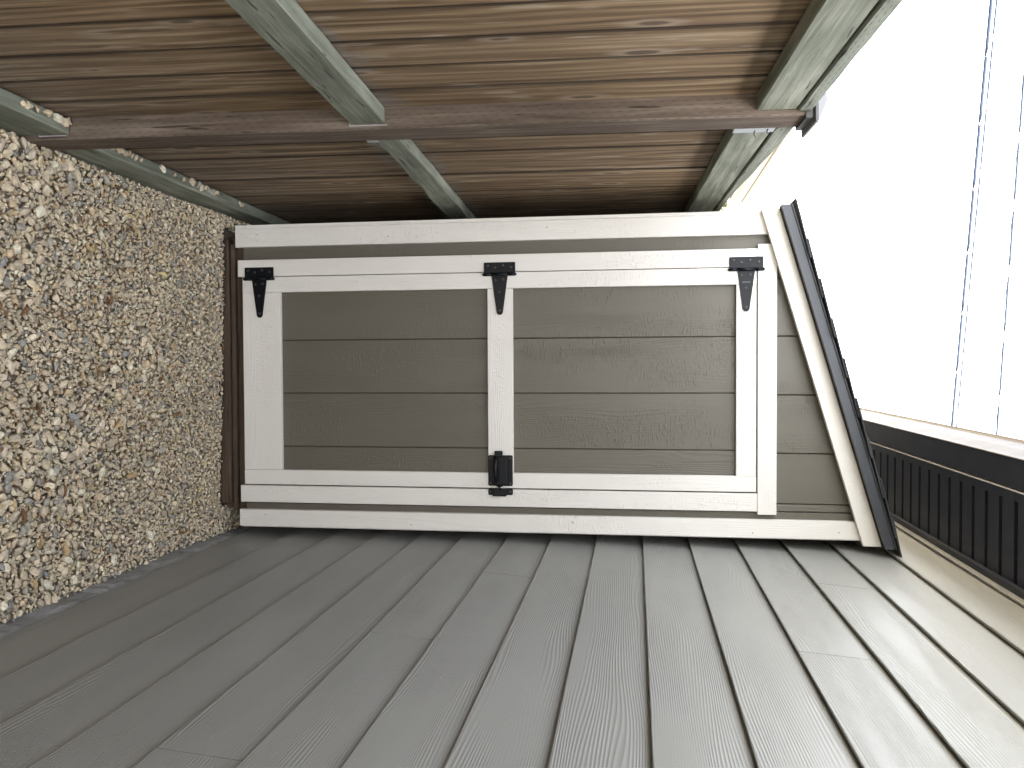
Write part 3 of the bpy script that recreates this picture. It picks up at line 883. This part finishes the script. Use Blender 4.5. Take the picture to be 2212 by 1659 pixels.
for _k in range(5200):
    c, r = random.choice(cl)
    d = Vector((random.gauss(0, 1), random.gauss(0, 1), random.gauss(0, 1))).normalized() * r * random.random() ** 0.4
    p = c + d
    if p.z > 4.28: continue
    a = Vector((random.gauss(0, 1), random.gauss(0, 1), random.gauss(0, 1))).normalized(); b_ = a.orthogonal().normalized()
    s_ = random.uniform(.035, .06)
    lf.face([p - a * s_, p + b_ * s_ * .5, p + a * s_, p - b_ * s_ * .5], [(0, 0), (1, 0), (1, 1), (0, 1)])
under(lf.build("crown", M['foliage']), tree)

def span(p0, p1, sag, n=40):
    p0, p1 = Vector(p0), Vector(p1)
    out = []
    for i in range(n + 1):
        t = i / n
        p = p0.lerp(p1, t); p.z -= 4 * sag * t * (1 - t); out.append(p)
    return out
def helix(path, r, turns, off=(0, 0, 0)):
    out = []; n = len(path) * 10
    for i in range(n):
        t = i / (n - 1) * (len(path) - 1); j = min(int(t), len(path) - 2)
        p = path[j].lerp(path[j + 1], t - j)
        d = (path[j + 1] - path[j]).normalized(); a = d.orthogonal().normalized(); b_ = d.cross(a)
        an = 2 * math.pi * turns * i / n
        out.append(p + (a * math.cos(an) + b_ * math.sin(an)) * r)
    return out
ZC = 3.0                                         # height of the wires above the lens
A = Vector((-2.76, 2.180, 1.0)) * ZC; B = Vector((1.90, 3.226, 1.0)) * ZC
wire = tag(empty("power_cable", (A.x, A.y, A.z + H)), "thick twisted overhead cable, nearer the fence of the two", "cable")
pa = span(A + Vector((0, 0, H)), B + Vector((0, 0, H)), 0.02)
pb = [p + Vector((0.004, 0.004 * (i - 20) / 10, 0.030)) for i, p in enumerate(pa)]
pa2 = [p + Vector((0, 0.0, -0.012)) for p in pa]
under(MB().tube(pa2, [0.019 - 0.011 * i / 40 for i in range(41)], 8).build("strand", M['cable']), wire)
under(MB().tube(pb, [0.010 - 0.004 * i / 40 for i in range(41)], 8).build("strand", M['cable']), wire)
under(MB().tube(helix([p + Vector((0, 0, 0.008)) for p in pa], 0.027, 26), 0.0024, 6).build("lashing_wire", M['lash']), wire)
A2 = Vector((-1.86, 2.205, 1.0)) * ZC; B2 = Vector((1.90, 2.778, 1.0)) * ZC
wire2 = tag(empty("power_cable", (A2.x, A2.y, A2.z + H)), "thin overhead cable, farther from the fence of the two", "cable")
pa = span(A2 + Vector((0, 0, H)), B2 + Vector((0, 0, H)), 0.02)
under(MB().tube(pa, 0.0085, 8).build("strand", M['cable']), wire2)
under(MB().tube([p + Vector((0, 0.012, 0.020)) for p in pa], 0.004, 6).build("messenger_wire", M['cable']), wire2)
under(MB().tube(helix(pa, 0.011, 22), 0.0022, 6).build("lashing_wire", M['lash']), wire2)

# ------------------------------------------------------------------ gravel
def stone_shape(sub, seed):
    rg = np.random.default_rng(seed)
    bm = bmesh.new(); bmesh.ops.create_icosphere(bm, subdivisions=sub, radius=1.0)
    v = np.array([q.co[:] for q in bm.verts]); f = np.array([[q.index for q in p.verts] for p in bm.faces]); bm.free()
    for _k in range(rg.integers(7, 12)):
        nrm = rg.normal(size=3); nrm /= np.linalg.norm(nrm)
        d = rg.uniform(0.40, 0.80); e = v @ nrm - d
        v = v - np.outer(np.clip(e, 0, None), nrm) * 0.92
    for i in range(len(v)):
        v[i] *= 1 + 0.10 * mnoise.noise(Vector(v[i] * 1.7 + seed * 3.1))
    v *= np.array([1.0, rg.uniform(0.62, 0.92), rg.uniform(0.42, 0.7)])
    return v, f
def rotm(n, tilt=0.45):
    """random yaw with limited tilt, one 3x3 per stone"""
    a = RNG.uniform(0, 2 * np.pi, n); tx = RNG.normal(0, tilt, n); ty = RNG.normal(0, tilt, n)
    ca, sa = np.cos(a), np.sin(a)
    Rz = np.zeros((n, 3, 3)); Rz[:, 0, 0] = ca; Rz[:, 0, 1] = -sa; Rz[:, 1, 0] = sa; Rz[:, 1, 1] = ca; Rz[:, 2, 2] = 1
    Rx = np.zeros((n, 3, 3)); Rx[:, 0, 0] = 1; Rx[:, 1, 1] = np.cos(tx); Rx[:, 1, 2] = -np.sin(tx); Rx[:, 2, 1] = np.sin(tx); Rx[:, 2, 2] = np.cos(tx)
    Ry = np.zeros((n, 3, 3)); Ry[:, 1, 1] = 1; Ry[:, 0, 0] = np.cos(ty); Ry[:, 0, 2] = np.sin(ty); Ry[:, 2, 0] = -np.sin(ty); Ry[:, 2, 2] = np.cos(ty)
    return Rx @ Ry @ Rz

def pack(x0, x1, y0, y1, count, rfun, keep, existing=None, overlap=0.70):
    """dart throwing with a hash grid; returns x, y, r"""
    cell = 0.024; grid = {} if existing is None else existing
    out = []
    X = RNG.uniform(x0, x1, count); Y = RNG.uniform(y0, y1, count)
    Rr = rfun(X, Y)
    order = np.argsort(-Rr)
    for i in order:
        x, y, r = X[i], Y[i], Rr[i]
        if not keep(x, y, r): continue
        cx, cy = int(x / cell + 1000), int(y / cell + 1000); ok = True
        for a in (-1, 0, 1):
            for b in (-1, 0, 1):
                for (px, py, pr) in grid.get((cx + a, cy + b), ()):
                    if (px - x) ** 2 + (py - y) ** 2 < ((pr + r) * overlap) ** 2: ok = False; break
                if not ok: break
            if not ok: break
        if ok:
            grid.setdefault((cx, cy), []).append((x, y, r)); out.append((x, y, r))
    return np.array(out)

def keep(x, y, r):
    fx = FX0 + FK * y
    if x < fx + r * 0.9 + 0.002: return False
    if x > 0.660 - r * 0.8: return False
    if y > 3.070 - r * 0.9 and -0.52 < x < 0.55: return False
    if y > 3.8: return False
    return True
def rfun(X, Y):
    n = len(X)
    k = np.clip((Y - 1.7) / 0.8, 0, 1)
    base = 0.0086 * (1 - k) + 0.0064 * k
    patch = np.array([mnoise.noise(Vector((a * 2.2, b * 2.2, 0))) for a, b in zip(X, Y)])
    r = base * (1 + 0.30 * patch) * np.exp(RNG.normal(0, 0.30, n))
    return np.clip(r, 0.0036, 0.0165)
top = pack(-0.60, 0.665, 1.45, 3.40, 90000, rfun, keep)
near = pack(-0.60, 0.65, -1.5, 1.45, 5000, lambda X, Y: np.full(len(X), 0.020), keep)

def col_field(X, Y, n):
    """stone colours come in loose drifts: more grey here, more tan there"""
    idx = RNG.integers(0, len(STONES), n)
    c = np.array(STONES)[idx]
    return c * RNG.uniform(0.86, 1.12, (n, 1))

def merge(name, shapes, X, Y, Z, Rr, parent, tilt=0.45):
    V, F, Cc = [], [], []; base = 0
    n = len(X); rot = rotm(n, tilt); which = RNG.integers(0, len(shapes), n); cols = col_field(X, Y, n)
    for i in range(n):
        v, f = shapes[which[i]]
        w = (v * Rr[i] * 1.18) @ rot[i].T + np.array([X[i], Y[i], Z[i]])
        V.append(w); F.append(f + base); base += len(v)
        Cc.append(np.repeat(np.r_[cols[i], 1.0][None], len(v), 0))
    V = np.concatenate(V).astype(np.float32); F = np.concatenate(F).astype(np.int32); Cc = np.concatenate(Cc).astype(np.float32)
    me = bpy.data.meshes.new(name)
    me.vertices.add(len(V)); me.vertices.foreach_set("co", V.ravel())
    me.loops.add(F.size); me.loops.foreach_set("vertex_index", F.ravel())
    me.polygons.add(len(F)); me.polygons.foreach_set("loop_start", np.arange(0, F.size, 3, dtype=np.int32))
    me.polygons.foreach_set("use_smooth", np.ones(len(F), dtype=bool))
    me.update(calc_edges=True)
    at = me.color_attributes.new("tint", 'FLOAT_COLOR', 'POINT'); at.data.foreach_set("color", Cc.ravel())
    me.materials.append(M['stone'])
    o = bpy.data.objects.new(name, me); COL.objects.link(o)
    o['kind'] = 'stuff'
    if parent: o.parent = parent
    return o

shapes1 = [stone_shape(1, 50 + i) for i in range(9)]
shapes0 = [stone_shape(1, 80 + i) for i in range(8)]
camp = np.array([0, 0, H])
dist = np.sqrt(top[:, 0] ** 2 + top[:, 1] ** 2 + H ** 2)
vis = []
for (x, y, r) in top:
    d_ = Vector((x, y, float(gz(x, y)) - H)); w = d_.dot(Fv)
    px, py = d_.dot(Rv) / w * 1839, d_.dot(Uv) / w * 1839
    vis.append(abs(px) < 1106 and abs(py) < 830)
vis = np.array(vis)
score = np.where(vis, top[:, 2] / dist, 0)
big = np.argsort(-score)[:262]
isbig = np.zeros(len(top), bool); isbig[big] = True

pm = []
for i in range(12):
    v, f = stone_shape(3, 200 + i)
    me = bpy.data.meshes.new("pebble"); me.from_pydata([tuple(q) for q in v * 0.01], [], [tuple(q) for q in f]); me.materials.append(M['pebble'])
    me.polygons.foreach_set("use_smooth", np.ones(len(f), dtype=bool)); me.update(); pm.append(me)
def pebble(x, y, z, r, tilt=0.35, flat=1.0):
    o = bpy.data.objects.new("pebble", random.choice(pm)); COL.objects.link(o)
    o.location = (x, y, z); o.scale = (r * 118, r * 118, r * 118 * flat)
    o.rotation_euler = (random.gauss(0, tilt), random.gauss(0, tilt), random.uniform(0, 6.28))
    o.parent = gravel_bed
    return o
for i in big:
    x, y, r = top[i]
    pebble(x, y, float(gz(x, y)) - 0.003 + 0.1 * r, r * 1.0)
rest = top[~isbig]
Zt = gz(rest[:, 0], rest[:, 1]) - 0.004 + RNG.normal(0, 0.0028, len(rest)) - 0.1 * rest[:, 2]
allr = [(rest[:, 0], rest[:, 1], Zt, rest[:, 2])]
# filler layer in the gaps
n2 = 24000
fx = RNG.uniform(-0.585, 0.645, n2); fy = RNG.uniform(1.45, 3.75, n2)
kk = np.array([keep(a, b, 0.006) for a, b in zip(fx, fy)])
fx, fy = fx[kk], fy[kk]; fr = RNG.uniform(0.0035, 0.0075, len(fx))
fz = gz(fx, fy) - RNG.uniform(0.002, 0.007, len(fx))
gx = np.concatenate([rest[:, 0], near[:, 0]]); gy = np.concatenate([rest[:, 1], near[:, 1]])
gzv = np.concatenate([Zt, gz(near[:, 0], near[:, 1]) - 0.006]); gr = np.concatenate([rest[:, 2], near[:, 2]])
vis_close = gr > 0.0075
merge("gravel", shapes1, gx[vis_close], gy[vis_close], gzv[vis_close], gr[vis_close], gravel_bed)
merge("fine_gravel", shapes0, np.concatenate([gx[~vis_close], fx]), np.concatenate([gy[~vis_close], fy]), np.concatenate([gzv[~vis_close], fz]), np.concatenate([gr[~vis_close], fr]), gravel_bed, 0.8)

# pebbles caught on the ledge of the kickboard
FM = Matrix(((FK, 0, 1), (math.cos(th), math.sin(th), 0), (-math.sin(th), math.cos(th), 0)))
FO = Vector((FX0 + FK * 2.0, 2.0, 0.03))
def fpt(s, t, n): return FO + FM @ Vector((s, t, n))
ledge = [(-0.185, .010), (-0.170, .007), (-0.200, .009), (-0.152, .010), (-0.112, .011), (-0.076, .012), (-0.062, .010), (-0.050, .011), (-0.038, .012), (-0.030, .009), (-0.052, .008),
         (0.185, .012), (0.205, .011), (0.222, .012), (0.245, .009), (0.262, .012), (0.282, .011), (0.300, .010), (0.322, .009), (0.350, .007), (0.470, .011), (0.545, .009), (0.600, .008),
         (0.655, .011), (0.672, .009), (0.700, .012), (0.722, .013), (0.745, .011), (0.760, .012), (0.785, .013), (0.800, .010), (0.822, .012), (0.845, .009), (1.02, .010), (1.045, .008)]
for (s_, r) in ledge:
    t_ = 0.068 + 0.012 * 2 * ((s_ + 2.42) / 2.4 - .5) if s_ < 0 else 0.072 + 0.020 * 2 * ((s_ - 0.088) / 2.41 - .5)
    p = fpt(s_, t_ + r * 0.55, -0.036 + max(r * 0.9, 0.010) + random.uniform(0, .004))
    pebble(p.x, p.y, p.z, r * 1.12, 0.5)

# dry leaves and straw among the stones
def leaf_mesh(mat, ln, wd, curl):
    m = MB(); n = 7
    rows = []
    for i in range(n + 1):
        t = i / n; w = wd * math.sin(math.pi * min(1, t * 0.93 + 0.05)) ** 0.8 * (1 + 0.25 * mnoise.noise(Vector((t * 6, ln * 90, 0))))
        z = curl * math.sin(t * 2.6) * ln
        rows.append([(t * ln - ln / 2, -w / 2, z + abs(w) * 0.35), (t * ln - ln / 2, 0, z), (t * ln - ln / 2, w / 2, z + abs(w) * 0.45)])
    for i in range(n):
        for k in range(2):
            m.face([rows[i][k], rows[i + 1][k], rows[i + 1][k + 1], rows[i][k + 1]], [(i / n * ln, k * wd / 2), ((i + 1) / n * ln, k * wd / 2), ((i + 1) / n * ln, (k + 1) * wd / 2), (i / n * ln, (k + 1) * wd / 2)], True)
    return m.data("dry_leaf", mat)
kinds = [('leaf_brown', "curled brown dry leaf lying among the pale gravel stones", "brown dry leaves on the gravel"),
         ('leaf_tan', "orange-tan dry leaf lying among the pale gravel stones", "tan dry leaves on the gravel"),
         ('leaf_yellow', "pale yellow dry leaf lying among the pale gravel stones", "yellow dry leaves on the gravel")]
lm = [[leaf_mesh(M[kd[0]], random.uniform(.030, .048), random.uniform(.011, .020), random.uniform(.05, .2)) for _k in range(3)] for kd in kinds]
spots = [(-0.32, 1.72), (-0.41, 1.80), (-0.29, 1.86), (-0.36, 1.70), (-0.22, 1.75), (-0.05, 1.66), (0.05, 1.78), (0.36, 1.70), (0.44, 1.78), (0.50, 1.86), (0.30, 1.66), (0.41, 1.95), (0.22, 1.84),
         (-0.12, 1.95), (0.10, 2.05), (0.33, 2.10), (0.47, 2.02), (-0.33, 2.20), (-0.17, 2.33), (0.02, 2.30), (0.20, 2.42), (-0.30, 2.62), (-0.12, 2.70), (0.15, 2.72), (0.36, 2.50), (0.53, 2.15), (-0.45, 1.75),
         (-0.40, 2.50), (0.56, 2.02), (0.10, 1.68)]
for i, (x, y) in enumerate(spots):
    kd = random.choices((0, 1, 2), (5, 4, 3))[0]
    o = bpy.data.objects.new("dry_leaf", random.choice(lm[kd])); COL.objects.link(o)
    x += random.uniform(-.03, .03); y += random.uniform(-.04, .04)
    o.location = (x, y, float(gz(x, y)) + 0.010); o.rotation_euler = (random.gauss(0, .3), random.gauss(0, .3), random.uniform(0, 6.28))
    tag(o, kinds[kd][1], "leaf", kinds[kd][2])
lit = MB()
for _k in range(2600):
    x = random.uniform(-.56, .60); y = random.uniform(1.5, 3.05)
    if mnoise.noise(Vector((x * 3.2, y * 3.2, 5))) < random.uniform(-.5, .35): continue
    z = float(gz(x, y)) + random.uniform(-.002, .006)
    a = random.uniform(0, 6.28); l_ = random.uniform(.005, .020); w_ = random.uniform(.0012, .005)
    d = Vector((math.cos(a), math.sin(a), random.gauss(0, .25))).normalized(); e = Vector((-math.sin(a), math.cos(a), random.gauss(0, .5))).normalized()
    p = Vector((x, y, z))
    md_ = p + Vector((0, 0, random.uniform(0, .004)))
    lit.face([p - d * l_, md_ - e * w_, md_ + e * w_], [(0, 0), (.01, .01), (.01, 0)])
    lit.face([md_ - e * w_, p + d * l_, md_ + e * w_], [(0, 0), (.01, .01), (.01, 0)])
lo = lit.build("leaf_litter", M['leaf_tan'])
lo.data.materials.append(M['leaf_brown']); lo.data.materials.append(M['leaf_yellow'])
lo.data.polygons.foreach_set("material_index", np.repeat(RNG.choice([0, 1, 1, 2], len(lo.data.polygons) // 2), 2).astype(np.int32))
tag(lo, "bits of dry leaf and straw scattered over the gravel", "leaf litter", kind='stuff')
